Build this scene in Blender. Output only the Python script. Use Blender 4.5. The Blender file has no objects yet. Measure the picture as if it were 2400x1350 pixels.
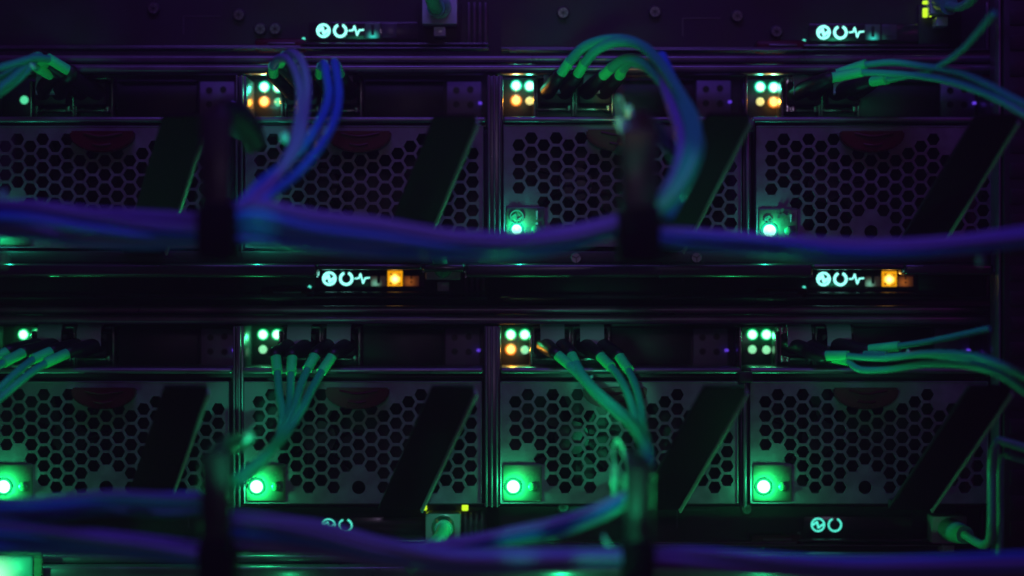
import bpy, bmesh, math, random
from mathutils import Vector, Matrix
random.seed(7)
scene = bpy.context.scene
COL = scene.collection

# ------------------------------------------------------------------ camera, world, lamps, exposure
S = 0.0002                 # metres per photo pixel on the front plane of the modules
D = 1.1333                 # camera distance to that plane
cam_d = bpy.data.cameras.new("camera")
cam_d.lens = 85; cam_d.sensor_width = 36
cam_d.clip_start = 0.01; cam_d.clip_end = 20
cam_d.dof.use_dof = True
cam_d.dof.focus_distance = D + 0.004
cam_d.dof.aperture_fstop = 2.1
cam = bpy.data.objects.new("camera", cam_d); COL.objects.link(cam)
cam.location = (0, -D, 0); cam.rotation_euler = (math.radians(90), 0, 0)
scene.camera = cam

world = bpy.data.worlds.new("World"); scene.world = world
world.use_nodes = True
bg = world.node_tree.nodes["Background"]
bg.inputs[0].default_value = (0.72, 0.04, 0.50, 1)
bg.inputs[1].default_value = 0.032

scene.view_settings.view_transform = 'Standard'
scene.view_settings.look = 'None'
scene.view_settings.exposure = 0.0
scene.view_settings.gamma = 1.0
scene.cycles.use_denoising = True
scene.cycles.sample_clamp_indirect = 4.0
scene.cycles.max_bounces = 6

def look_rot(loc, target):
    return (Vector(target) - Vector(loc)).to_track_quat('-Z', 'Y').to_euler()

def area(name, loc, target, size, power, color, size_y=None, spread=None):
    l = bpy.data.lights.new(name, 'AREA'); l.energy = power; l.color = color
    l.shape = 'RECTANGLE'; l.size = size; l.size_y = size_y or size
    if spread: l.spread = math.radians(spread)
    o = bpy.data.objects.new(name, l); COL.objects.link(o)
    o.location = loc; o.rotation_euler = look_rot(loc, target)
    return o

def point(name, loc, power, color, radius=0.002, parent=None):
    l = bpy.data.lights.new(name, 'POINT'); l.energy = power; l.color = color; l.shadow_soft_size = radius
    o = bpy.data.objects.new(name, l); COL.objects.link(o); o.location = loc
    if parent: o.parent = parent
    return o

def spot(name, loc, target, power, color, deg, radius=0.01, blend=1.0):
    l = bpy.data.lights.new(name, 'SPOT'); l.energy = power; l.color = color
    l.spot_size = math.radians(deg); l.spot_blend = blend; l.shadow_soft_size = radius
    o = bpy.data.objects.new(name, l); COL.objects.link(o)
    o.location = loc; o.rotation_euler = look_rot(loc, target)
    return o

LIGHT = dict(key=1.0)
# cool dim aisle light from the front, centred on the middle of the rack
spot("aisle_light", (0.0, -1.5, 0.25), (-0.01, 0, 0.0), 2.7, (0.70, 0.50, 0.92), 18, 0.05)
# violet lamp high above the cables, and a magenta one to the upper right
area("violet_lamp", (-0.02, -0.38, 0.55), (0.0, -0.06, 0.0), 0.45, 1.35, (0.25, 0.11, 1.0), 0.10)
area("magenta_lamp", (0.55, -0.60, 0.30), (0.12, 0.0, 0.0), 0.2, 0.12, (0.75, 0.05, 0.9), 0.2)
# added green fill light falling low from the left, source unseen
area("green_fill", (-0.35, -0.55, -0.45), (0.05, -0.02, 0.0), 0.16, 0.10, (0.03, 1.0, 0.50), 0.16)

# ------------------------------------------------------------------ coordinates
def P(px, py, d=0.0):
    """photo pixel + distance in mm in front of the module plane -> point in the rack"""
    k = (D - d / 1000.0) / D
    return Vector(((px - 1200) * S * k, -d / 1000.0, (675 - py) * S * k))
KR = (D + 0.040) / D       # recess scale (40 mm behind the module plane)

# ------------------------------------------------------------------ materials
def mat(name, base, rough=0.5, metal=0.0, noise=0.0, bump=0.0, nscale=900.0, coat=0.0, emis=None, estr=0.0, sub=0.0, trans=0.0, rvar=0.0, spec=0.5):
    m = bpy.data.materials.new(name); m.use_nodes = True
    nt = m.node_tree; b = nt.nodes["Principled BSDF"]
    b.inputs["Base Color"].default_value = (*base, 1)
    b.inputs["Roughness"].default_value = rough
    b.inputs["Metallic"].default_value = metal
    b.inputs["Specular IOR Level"].default_value = spec
    if coat: b.inputs["Coat Weight"].default_value = coat; b.inputs["Coat Roughness"].default_value = 0.15
    if trans: b.inputs["Transmission Weight"].default_value = trans
    if sub:
        b.inputs["Subsurface Weight"].default_value = sub
        b.inputs["Subsurface Radius"].default_value = (0.002, 0.002, 0.002)
    if emis:
        b.inputs["Emission Color"].default_value = (*emis, 1)
        b.inputs["Emission Strength"].default_value = estr
    tc = nt.nodes.new("ShaderNodeTexCoord")
    if noise or rvar:
        n = nt.nodes.new("ShaderNodeTexNoise"); n.inputs["Scale"].default_value = nscale * 0.12
        n.inputs["Detail"].default_value = 6
        nt.links.new(tc.outputs["Object"], n.inputs["Vector"])
        if noise:
            r = nt.nodes.new("ShaderNodeMapRange"); r.inputs[1].default_value = 0.3; r.inputs[2].default_value = 0.7
            r.inputs[3].default_value = 1 - noise; r.inputs[4].default_value = 1 + noise
            nt.links.new(n.outputs["Fac"], r.inputs[0])
            mx = nt.nodes.new("ShaderNodeVectorMath"); mx.operation = 'SCALE'
            mx.inputs[0].default_value = base
            nt.links.new(r.outputs[0], mx.inputs["Scale"])
            nt.links.new(mx.outputs[0], b.inputs["Base Color"])
        if rvar:
            r2 = nt.nodes.new("ShaderNodeMapRange"); r2.inputs[1].default_value = 0.3; r2.inputs[2].default_value = 0.7
            r2.inputs[3].default_value = max(0.05, rough - rvar); r2.inputs[4].default_value = min(1, rough + rvar)
            nt.links.new(n.outputs["Fac"], r2.inputs[0]); nt.links.new(r2.outputs[0], b.inputs["Roughness"])
    if bump:
        n2 = nt.nodes.new("ShaderNodeTexNoise"); n2.inputs["Scale"].default_value = nscale; n2.inputs["Detail"].default_value = 3
        nt.links.new(tc.outputs["Object"], n2.inputs["Vector"])
        bp = nt.nodes.new("ShaderNodeBump"); bp.inputs["Strength"].default_value = bump; bp.inputs["Distance"].default_value = 0.0003
        nt.links.new(n2.outputs["Fac"], bp.inputs["Height"]); nt.links.new(bp.outputs[0], b.inputs["Normal"])
    return m

M = {}
M['panel'] = mat("galvanised_panel", (0.115, 0.088, 0.112), 0.52, 0.25, noise=0.26, bump=0.25, nscale=1100, rvar=0.1)
M['rail'] = mat("anodised_rail", (0.12, 0.11, 0.135), 0.34, 0.6, noise=0.2, bump=0.06, nscale=500, rvar=0.08)
M['frame'] = mat("dark_sheet_steel", (0.014, 0.009, 0.013), 0.5, 0.2, noise=0.25, nscale=300, rvar=0.12)
M['black'] = mat("black_plastic", (0.010, 0.008, 0.010), 0.45, 0.0, spec=0.35, noise=0.2, rvar=0.1, nscale=300)
M['lever'] = mat("black_lever", (0.012, 0.003, 0.007), 0.55, 0.0, spec=0.12, noise=0.2, rvar=0.1, nscale=200)
M['gloss'] = mat("glossy_black", (0.02, 0.02, 0.022), 0.22, 0.0, coat=0.3, rvar=0.06, nscale=200)
M['window'] = mat("smoked_window", (0.055, 0.12, 0.070), 0.30, 0.0, noise=0.15, rvar=0.1, nscale=400)
M['portwin'] = mat('smoked_port_window', (0.012, 0.014, 0.012), 0.25, 0.0, spec=0.4)
M['port'] = mat("port_cage_metal", (0.20, 0.20, 0.19), 0.28, 0.9, noise=0.1, bump=0.1, nscale=700, rvar=0.08)
M['bracket'] = mat("bracket_metal", (0.19, 0.14, 0.25), 0.5, 0.1, noise=0.1, bump=0.1, nscale=900)
M['tab'] = mat("grey_pull_tab", (0.30, 0.27, 0.38), 0.5, 0.0, noise=0.08, bump=0.1, nscale=600)
M['red'] = mat("dark_red_latch", (0.060, 0.002, 0.006), 0.4, 0.0, spec=0.15, noise=0.2, nscale=200)
M['sleeve'] = mat("aqua_green_sleeve", (0.02, 0.85, 0.26), 0.42, 0.0, noise=0.16, bump=0.15, nscale=500)
M['aqua'] = mat("aqua_cable_jacket", (0.012, 0.42, 0.26), 0.36, 0.0, noise=0.1, nscale=150)
M['blue'] = mat("blue_cable_jacket", (0.02, 0.20, 0.66), 0.28, 0.0, noise=0.12, nscale=120)
M['violet'] = mat("violet_cable_jacket", (0.15, 0.16, 0.42), 0.28, 0.0, noise=0.12, nscale=120)
M['ties'] = mat("nylon_tie_lit_green", (0.18, 0.88, 0.52), 0.25, 0.0, sub=0.0, noise=0.1)  # green light on the clear nylon is put into this colour
M['rj'] = mat("clear_plug_plastic", (0.42, 0.55, 0.52), 0.2, 0.0, noise=0.08, coat=0.3)
M['grey'] = mat("grey_cable_lit_green", (0.05, 0.42, 0.24), 0.32, 0.0, noise=0.08)  # green light falling on the grey cords is put into the base colour
M['screw'] = mat("screw_steel", (0.16, 0.16, 0.17), 0.38, 0.8, rvar=0.1)
M['velcro'] = mat("black_hook_strap", (0.006, 0.005, 0.006), 0.95, 0.0, spec=0.1, noise=0.3, bump=0.6, nscale=1500)
M['edge'] = mat('lit_lever_edge', (0.30, 0.45, 0.38), 0.3, 0.0)  # light caught by the lever's edge, put into a pale colour
M['lipmetal'] = mat('polished_lip', (0.22, 0.22, 0.24), 0.24, 0.9, rvar=0.08, nscale=300)
M['mirror'] = mat('bright_plated_steel', (0.75, 0.75, 0.75), 0.16, 1.0, rvar=0.05)
M['mark'] = mat("grey_printed_mark", (0.32, 0.36, 0.34), 0.6)

def emat(name, col, strength):
    m = mat(name, (0.02, 0.02, 0.02), 0.3, emis=col, estr=strength)
    return m
M['g_core'] = emat("led_green_core", (0.35, 1.0, 0.55), 3.2)
M['g_rim'] = emat("led_green_rim", (0.0, 1.0, 0.28), 0.75)
M['t_core'] = emat("led_teal_core", (0.35, 1.0, 0.75), 3.2)
M['t_rim'] = emat("led_teal_rim", (0.0, 1.0, 0.52), 0.9)
M['g_dim'] = emat("led_pale_green", (0.32, 1.0, 0.50), 0.95)
M['t_dim'] = emat("led_pale_teal", (0.12, 1.0, 0.48), 0.8)
M['y_dim'] = emat("led_pale_yellow", (1.0, 0.90, 0.30), 1.0)
M['o_core'] = emat("led_orange_core", (1.0, 0.50, 0.12), 2.6)
M['o_rim'] = emat("led_orange_rim", (1.0, 0.26, 0.01), 1.0)
M['icon'] = emat("icon_cyan_light", (0.28, 1.0, 0.86), 1.9)
M['icon2'] = emat("icon_cyan_soft", (0.10, 0.95, 0.72), 1.15)
M['lime'] = emat("port_lime_light", (0.60, 1.0, 0.02), 1.2)
M['violetled'] = emat("violet_light", (0.16, 0.06, 1.0), 0.75)
M['printgreen'] = emat("lit_power_mark", (0.0, 0.85, 0.40), 0.42)
M['printdim'] = emat("dim_lit_mark", (0.02, 0.5, 0.25), 0.12)

def glow_mat(name, c_in, c_out, s_in, s_out, cx, cz, r):
    """backlit translucent tile: lamp behind it is off-centre, so it is brightest there"""
    m = bpy.data.materials.new(name); m.use_nodes = True; nt = m.node_tree; b = nt.nodes["Principled BSDF"]
    b.inputs["Base Color"].default_value = (0.05, 0.05, 0.05, 1)
    tc = nt.nodes.new("ShaderNodeTexCoord")
    d = nt.nodes.new("ShaderNodeVectorMath"); d.operation = 'DISTANCE'; d.inputs[1].default_value = (cx, 0, cz)
    nt.links.new(tc.outputs["Object"], d.inputs[0])
    r_ = nt.nodes.new("ShaderNodeMapRange"); r_.interpolation_type = 'SMOOTHSTEP'
    r_.inputs[1].default_value = 0; r_.inputs[2].default_value = r; r_.inputs[3].default_value = 1; r_.inputs[4].default_value = 0
    nt.links.new(d.outputs["Value"], r_.inputs[0])
    mc = nt.nodes.new("ShaderNodeMix"); mc.data_type = 'RGBA'
    mc.inputs[6].default_value = (*c_out, 1); mc.inputs[7].default_value = (*c_in, 1)
    nt.links.new(r_.outputs[0], mc.inputs[0]); nt.links.new(mc.outputs[2], b.inputs["Emission Color"])
    ms = nt.nodes.new("ShaderNodeMapRange"); ms.inputs[3].default_value = s_out; ms.inputs[4].default_value = s_in
    nt.links.new(r_.outputs[0], ms.inputs[0]); nt.links.new(ms.outputs[0], b.inputs["Emission Strength"])
    return m

# ------------------------------------------------------------------ mesh helpers
class MB:
    def __init__(s): s.bm = bmesh.new()
    def box(s, x0, x1, y0, y1, z0, z1, bev=0.0, seg=2):
        t = bmesh.new(); bmesh.ops.create_cube(t, size=1)
        for v in t.verts:
            v.co = Vector(((x0 + x1) / 2 + v.co.x * (x1 - x0), (y0 + y1) / 2 + v.co.y * (y1 - y0), (z0 + z1) / 2 + v.co.z * (z1 - z0)))
        if bev:
            bmesh.ops.bevel(t, geom=t.edges[:], offset=min(bev, 0.45 * min(abs(x1 - x0), abs(y1 - y0), abs(z1 - z0))), segments=seg, affect='EDGES', profile=0.5)
        s.merge(t); return s
    def merge(s, t, mtx=None):
        if mtx: bmesh.ops.transform(t, matrix=mtx, verts=t.verts[:])
        me = bpy.data.meshes.new("t"); t.to_mesh(me); t.free(); s.bm.from_mesh(me); bpy.data.meshes.remove(me)
    def rbox(s, a, b, w, h, bev=0.0, up=(0, 0, 1)):
        """box along segment a-b with width w (across) and thickness h"""
        a = Vector(a); b = Vector(b); d = b - a
        q = d.to_track_quat('Y', 'Z'); L = d.length
        t = bmesh.new(); bmesh.ops.create_cube(t, size=1)
        for v in t.verts: v.co = Vector((v.co.x * w, v.co.y * L, v.co.z * h))
        if bev: bmesh.ops.bevel(t, geom=t.edges[:], offset=bev, segments=2, affect='EDGES')
        s.merge(t, Matrix.Translation((a + b) / 2) @ q.to_matrix().to_4x4()); return s
    def cone(s, a, b, r0, r1, n=20):
        a = Vector(a); b = Vector(b); d = b - a
        t = bmesh.new(); bmesh.ops.create_cone(t, cap_ends=True, segments=n, radius1=r0, radius2=r1, depth=d.length)
        s.merge(t, Matrix.Translation((a + b) / 2) @ d.to_track_quat('Z', 'Y').to_matrix().to_4x4()); return s
    def dome(s, c, r, flat=0.5, n=20):
        t = bmesh.new(); bmesh.ops.create_uvsphere(t, u_segments=n, v_segments=12, radius=1)
        for v in t.verts: v.co = Vector((v.co.x * r, v.co.y * r * flat, v.co.z * r))
        s.merge(t, Matrix.Translation(Vector(c))); return s
    def prism(s, pts, y0, y1, bev=0.0):
        """polygon pts (x,z), front at y0 (nearer the camera), back at y1"""
        t = bmesh.new()
        f = t.faces.new([t.verts.new((p[0], y0, p[1])) for p in pts])
        r = bmesh.ops.extrude_face_region(t, geom=[f])
        bmesh.ops.translate(t, vec=(0, y1 - y0, 0), verts=[v for v in r['geom'] if isinstance(v, bmesh.types.BMVert)])
        bmesh.ops.recalc_face_normals(t, faces=t.faces[:])
        if bev: bmesh.ops.bevel(t, geom=t.edges[:], offset=bev, segments=2, affect='EDGES')
        s.merge(t); return s
    def arc(s, cx, cz, ro, ri, a0, a1, y0, y1, n=32):
        po = [(cx + ro * math.cos(a0 + (a1 - a0) * i / n), cz + ro * math.sin(a0 + (a1 - a0) * i / n)) for i in range(n + 1)]
        pi = [(cx + ri * math.cos(a0 + (a1 - a0) * i / n), cz + ri * math.sin(a0 + (a1 - a0) * i / n)) for i in range(n + 1)]
        for i in range(n):
            s.prism([po[i], po[i + 1], pi[i + 1], pi[i]], y0, y1)
        return s
    def stroke(s, pts, w, y0, y1):
        for a, b in zip(pts, pts[1:]):
            a = Vector(a); b = Vector(b); d = (b - a).normalized(); n = Vector((-d.y, d.x)) * (w / 2); e = d * (w * 0.3)
            a2 = a - e; b2 = b + e
            s.prism([tuple(a2 + n), tuple(b2 + n), tuple(b2 - n), tuple(a2 - n)], y0, y1)
        return s
    def tube(s, pts, rad, n=12, sub=8, flat=1.0):
        pts = [Vector(p) for p in pts]
        rr = rad if isinstance(rad, (list, tuple)) else [rad] * len(pts)
        E = [pts[0] * 2 - pts[1]] + pts + [pts[-1] * 2 - pts[-2]]
        path = []; rads = []
        for i in range(1, len(E) - 2):
            p0, p1, p2, p3 = E[i - 1], E[i], E[i + 1], E[i + 2]
            for j in range(sub):
                t = j / sub
                path.append(0.5 * ((2 * p1) + (-p0 + p2) * t + (2 * p0 - 5 * p1 + 4 * p2 - p3) * t * t + (-p0 + 3 * p1 - 3 * p2 + p3) * t ** 3))
                rads.append(rr[i - 1] * (1 - t) + rr[i] * t)
        path.append(pts[-1]); rads.append(rr[-1])
        bm = s.bm; rings = []; nrm = None
        for i, p in enumerate(path):
            tg = (path[min(i + 1, len(path) - 1)] - path[max(i - 1, 0)])
            tg = tg.normalized() if tg.length > 1e-9 else Vector((1, 0, 0))
            if nrm is None:
                nrm = tg.orthogonal().normalized()
            nrm = (nrm - tg * nrm.dot(tg)); nrm = nrm.normalized() if nrm.length > 1e-6 else tg.orthogonal().normalized()
            bn = tg.cross(nrm)
            rings.append([bm.verts.new(p + (nrm * math.cos(2 * math.pi * k / n) + bn * math.sin(2 * math.pi * k / n) * flat) * rads[i]) for k in range(n)])
        for a, b in zip(rings, rings[1:]):
            for k in range(n):
                bm.faces.new((a[k], a[(k + 1) % n], b[(k + 1) % n], b[k]))
        bm.faces.new(rings[0][::-1]); bm.faces.new(rings[-1])
        return s
    def build(s, name, material, parent=None, smooth=True):
        bmesh.ops.recalc_face_normals(s.bm, faces=s.bm.faces[:])
        me = bpy.data.meshes.new(name); s.bm.to_mesh(me); s.bm.free()
        if smooth:
            me.polygons.foreach_set("use_smooth", [True] * len(me.polygons))
            try: me.set_sharp_from_angle(angle=math.radians(38))
            except Exception: pass
        me.materials.append(material)
        o = bpy.data.objects.new(name, me); COL.objects.link(o)
        if parent is not None: o.parent = parent
        return o

def empty(name, loc=(0, 0, 0)):
    o = bpy.data.objects.new(name, None); COL.objects.link(o); o.location = loc; o.empty_display_size = 0.01
    return o
def tag(o, label=None, cat=None, group=None, kind=None):
    if label: o["label"] = label
    if cat: o["category"] = cat
    if group: o["group"] = group
    if kind: o["kind"] = kind
    return o
def copy_tree(o, parent=None):
    c = o.copy(); COL.objects.link(c); c.parent = parent
    for ch in list(o.children): copy_tree(ch, c)
    return c

def bx(mb, x0, x1, y0, y1, d0, d1, bev=0.0):
    """box from local photo pixels (y down) and depths in mm towards the camera"""
    return mb.box(x0 * S, x1 * S, -max(d0, d1) / 1000, -min(d0, d1) / 1000, -y1 * S, -y0 * S, bev)
def L(x, y, d): return Vector((x * S, -d / 1000, -y * S))

# ------------------------------------------------------------------ backdrop inside the rack
mb = MB(); mb.box(-0.36, 0.36, 0.145, 0.150, -0.24, 0.24)
tag(mb.build("back_wall", M['frame'], None, False), kind="structure")

# added thin haze that gives the status LEDs halos and a violet veil
hm = bpy.data.materials.new("halo_haze"); hm.use_nodes = True
nt = hm.node_tree; nt.nodes.remove(nt.nodes["Principled BSDF"])
pv = nt.nodes.new("ShaderNodeVolumePrincipled"); pv.inputs["Density"].default_value = 0.052
pv.inputs["Color"].default_value = (0.9, 0.88, 0.92, 1)
nt.links.new(pv.outputs[0], nt.nodes["Material Output"].inputs["Volume"])
mb = MB(); mb.box(-0.45, 0.45, -1.35, 0.16, -1.35, 0.36)
hz = mb.build("haze", hm, None, False); tag(hz, kind="stuff")

# ------------------------------------------------------------------ enclosures (frame, rails, dividers)
def rail(x0, x1, y0, y1, d, name, parent, m='rail', depth=14, ox=0, oy=0):
    """rounded bar across: photo px extents at depth d"""
    a = P(x0, y0, d); b = P(x1, y1, d)
    mb = MB(); hz = (a.z - b.z)
    mb.box(a.x, b.x, a.y, a.y + depth / 1000, b.z, a.z, bev=min(hz * 0.42, 0.0022), seg=4)
    o = mb.build(name, M[m], parent); return o

def enclosure(oy, label, xs=0):
    root = empty("server_enclosure")
    tag(root, label, "enclosure", "server enclosures in the rack")
    # the three horizontal bars over the port strip
    rail(-260, 2360, 128 + oy, 148 + oy, -10, "top_rail", root)
    rail(-260, 2360, 150 + oy, 171 + oy, -5, "top_rail", root)
    # ledge between port strip and perforated panels
    for (x0, x1) in ((-40, 545), (568, 1133), (1173, 1738), (1757, 2325)):
        rail(x0 + xs, x1 + xs, 273 + oy, 287 + oy, 2, "ledge", root, depth=44)
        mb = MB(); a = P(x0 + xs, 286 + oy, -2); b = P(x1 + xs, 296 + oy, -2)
        mb.box(a.x, b.x, a.y + 0.004, a.y + 0.02, b.z, a.z); mb.build("gap_shade_strip", M['black'], root)  # solid black strip, shade under the ledge put in as colour
    # floor of the port strip and its back wall
    a = P(-260, 176 + oy, -42); b = P(2420, 276 + oy, -42)
    mb = MB(); mb.box(a.x, b.x, a.y, a.y + 0.003, b.z - 0.004, a.z + 0.008); mb.build("strip_wall", M['frame'], root)
    # vertical dividers: ridged post in the middle, thin ones between module pairs
    for (xa, xb, n) in ((1135, 1172, 3), (544, 568, 2), (1738, 1757, 1), (2326, 2352, 2)):
        mb = MB(); top = 176 if n > 1 else 300
        a = P(xa + xs, top + oy, 0); b = P(xb + xs, 600 + oy, 0)
        mb.box(a.x, b.x, a.y + 0.006, a.y + 0.045, b.z, a.z, 0.0004)
        w = (b.x - a.x) / n
        for i in range(n):
            mb.box(a.x + w * (i + 0.18), a.x + w * (i + 0.62), a.y - 0.001, a.y + 0.0065, b.z, a.z, 0.0007)
        mb.build("divider_post", M['rail'], root)
        if n == 1:
            mb = MB(); c = P((xa + xb) / 2 + xs, 292 + oy, 4)
            mb.box(c.x - .003, c.x + .003, c.y - .002, c.y + .006, c.z - .003, c.z + .002, .0006)
            mb.build("divider_clip", M['black'], root)
    # tray floor below the panels
    a = P(-260, 590 + oy, -2); b = P(2420, 594 + oy, -2)
    mb = MB(); mb.box(a.x, b.x, a.y, a.y + 0.06, b.z, a.z); mb.build("base_plate", M['frame'], root)
    return root
enclosure(0, "upper server enclosure with dark rails over the first row of perforated modules", 6)
enclosure(589, "lower server enclosure with dark rails over the second row of perforated modules", 0)
# bars of the next enclosure down, at the lower edge of the picture
root = empty("server_enclosure.002")
tag(root, "rounded rail of the next enclosure at the very bottom edge, green light along it", "enclosure", "server enclosures in the rack")
rail(-260, 2360, 1300, 1322, 3, "top_rail", root)
rail(-260, 2360, 1326, 1362, 10, "top_rail", root)

# ------------------------------------------------------------------ server modules
A = 16.8                                   # apothem of one hexagonal cell
HC, HR = 29.2, 33.4
def hex_pts(cx, cy, r): return [(cx + r * math.cos(math.pi / 3 * i), cy + r * math.sin(math.pi / 3 * i)) for i in range(6)]

def hexpanel():
    bm = bmesh.new(); R = A / math.cos(math.pi / 6)
    X0, X1, Y0, Y1 = -30, 526, -245, 40
    ox, oy = 5, -198
    def hole(c, k, odd):
        if c < 0 or c > 17: return 0
        if k < 0 or k > 6: return 0
        if 6 <= c <= 11 and k == 0: return 0
        if c >= 14 and k == 0: return 0
        if c <= 2:
            if c == 1 and k > 3 + 0: return 0
            if c != 1 and k > 4 - (0 if c == 0 else 0): return 0
            if c == 0 and k > 3: return 0
        if c == 8 and k == 6: return 2
        if (c in (7, 9) and k == 6) or (c == 8 and k == 5): return 0
        return 1
    def cell(cx, cy, kind):
        outer = [bm.verts.new((x, 0, y)) for x, y in hex_pts(cx, cy, R)]
        if kind == 0:
            bm.faces.new(outer); return
        n = 6 if kind == 1 else 24
        rr = 14.9 / math.cos(math.pi / 6) * 1.0 if kind == 1 else 15.8
        if kind == 1:
            rr = 15.6
            inner = [bm.verts.new((x, 0, y)) for x, y in hex_pts(cx, cy, rr)]
            for i in range(6):
                bm.faces.new((outer[i], outer[(i + 1) % 6], inner[(i + 1) % 6], inner[i]))
        else:
            inner = [bm.verts.new((cx + rr * math.cos(2 * math.pi * i / 24), 0, cy + rr * math.sin(2 * math.pi * i / 24))) for i in range(24)]
            for i in range(6):
                for j in range(4):
                    a = i * 4 + j
                    if j < 3 or True:
                        bm.faces.new((inner[a], inner[(a + 1) % 24], outer[i] if j < 2 else outer[(i + 1) % 6]))
                bm.faces.new((outer[i], outer[(i + 1) % 6], inner[(i * 4 + 2)]))
    for c in range(-3, 21):
        odd = c % 2 != 0
        for k in range(-3, 10):
            cx = ox + c * HC; cy = oy + k * HR - (HR / 2 if odd else 0)
            cell(cx, cy, hole(c, k, odd))
    bmesh.ops.remove_doubles(bm, verts=bm.verts[:], dist=0.6)
    for co, no in (((X0, 0, 0), (-1, 0, 0)), ((X1, 0, 0), (1, 0, 0)), ((0, 0, Y0), (0, 0, -1)), ((0, 0, Y1), (0, 0, 1))):
        bmesh.ops.bisect_plane(bm, geom=bm.verts[:] + bm.edges[:] + bm.faces[:], plane_co=co, plane_no=no, clear_outer=True)
    # cut corner where the indicator window sits
    for v in bm.verts: v.co = Vector((v.co.x * S, 0, -v.co.z * S))
    bmesh.ops.recalc_face_normals(bm, faces=bm.faces[:])
    r = bmesh.ops.extrude_face_region(bm, geom=bm.faces[:])
    bmesh.ops.translate(bm, vec=(0, 0.0016, 0), verts=[v for v in r['geom'] if isinstance(v, bmesh.types.BMVert)])
    mb = MB(); mb.bm.free(); mb.bm = bm
    # folded edges round the sheet
    bx(mb, X0 - 1, X0 + 1.5, Y0, Y1, -12, 0.4, 0.0002); bx(mb, X1 - 1.5, X1 + 1, Y0, Y1, -12, 0.4, 0.0002)
    bx(mb, X0, X1, Y0 - 1, Y0 + 1.5, -12, 0.4, 0.0002)
    return mb

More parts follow.
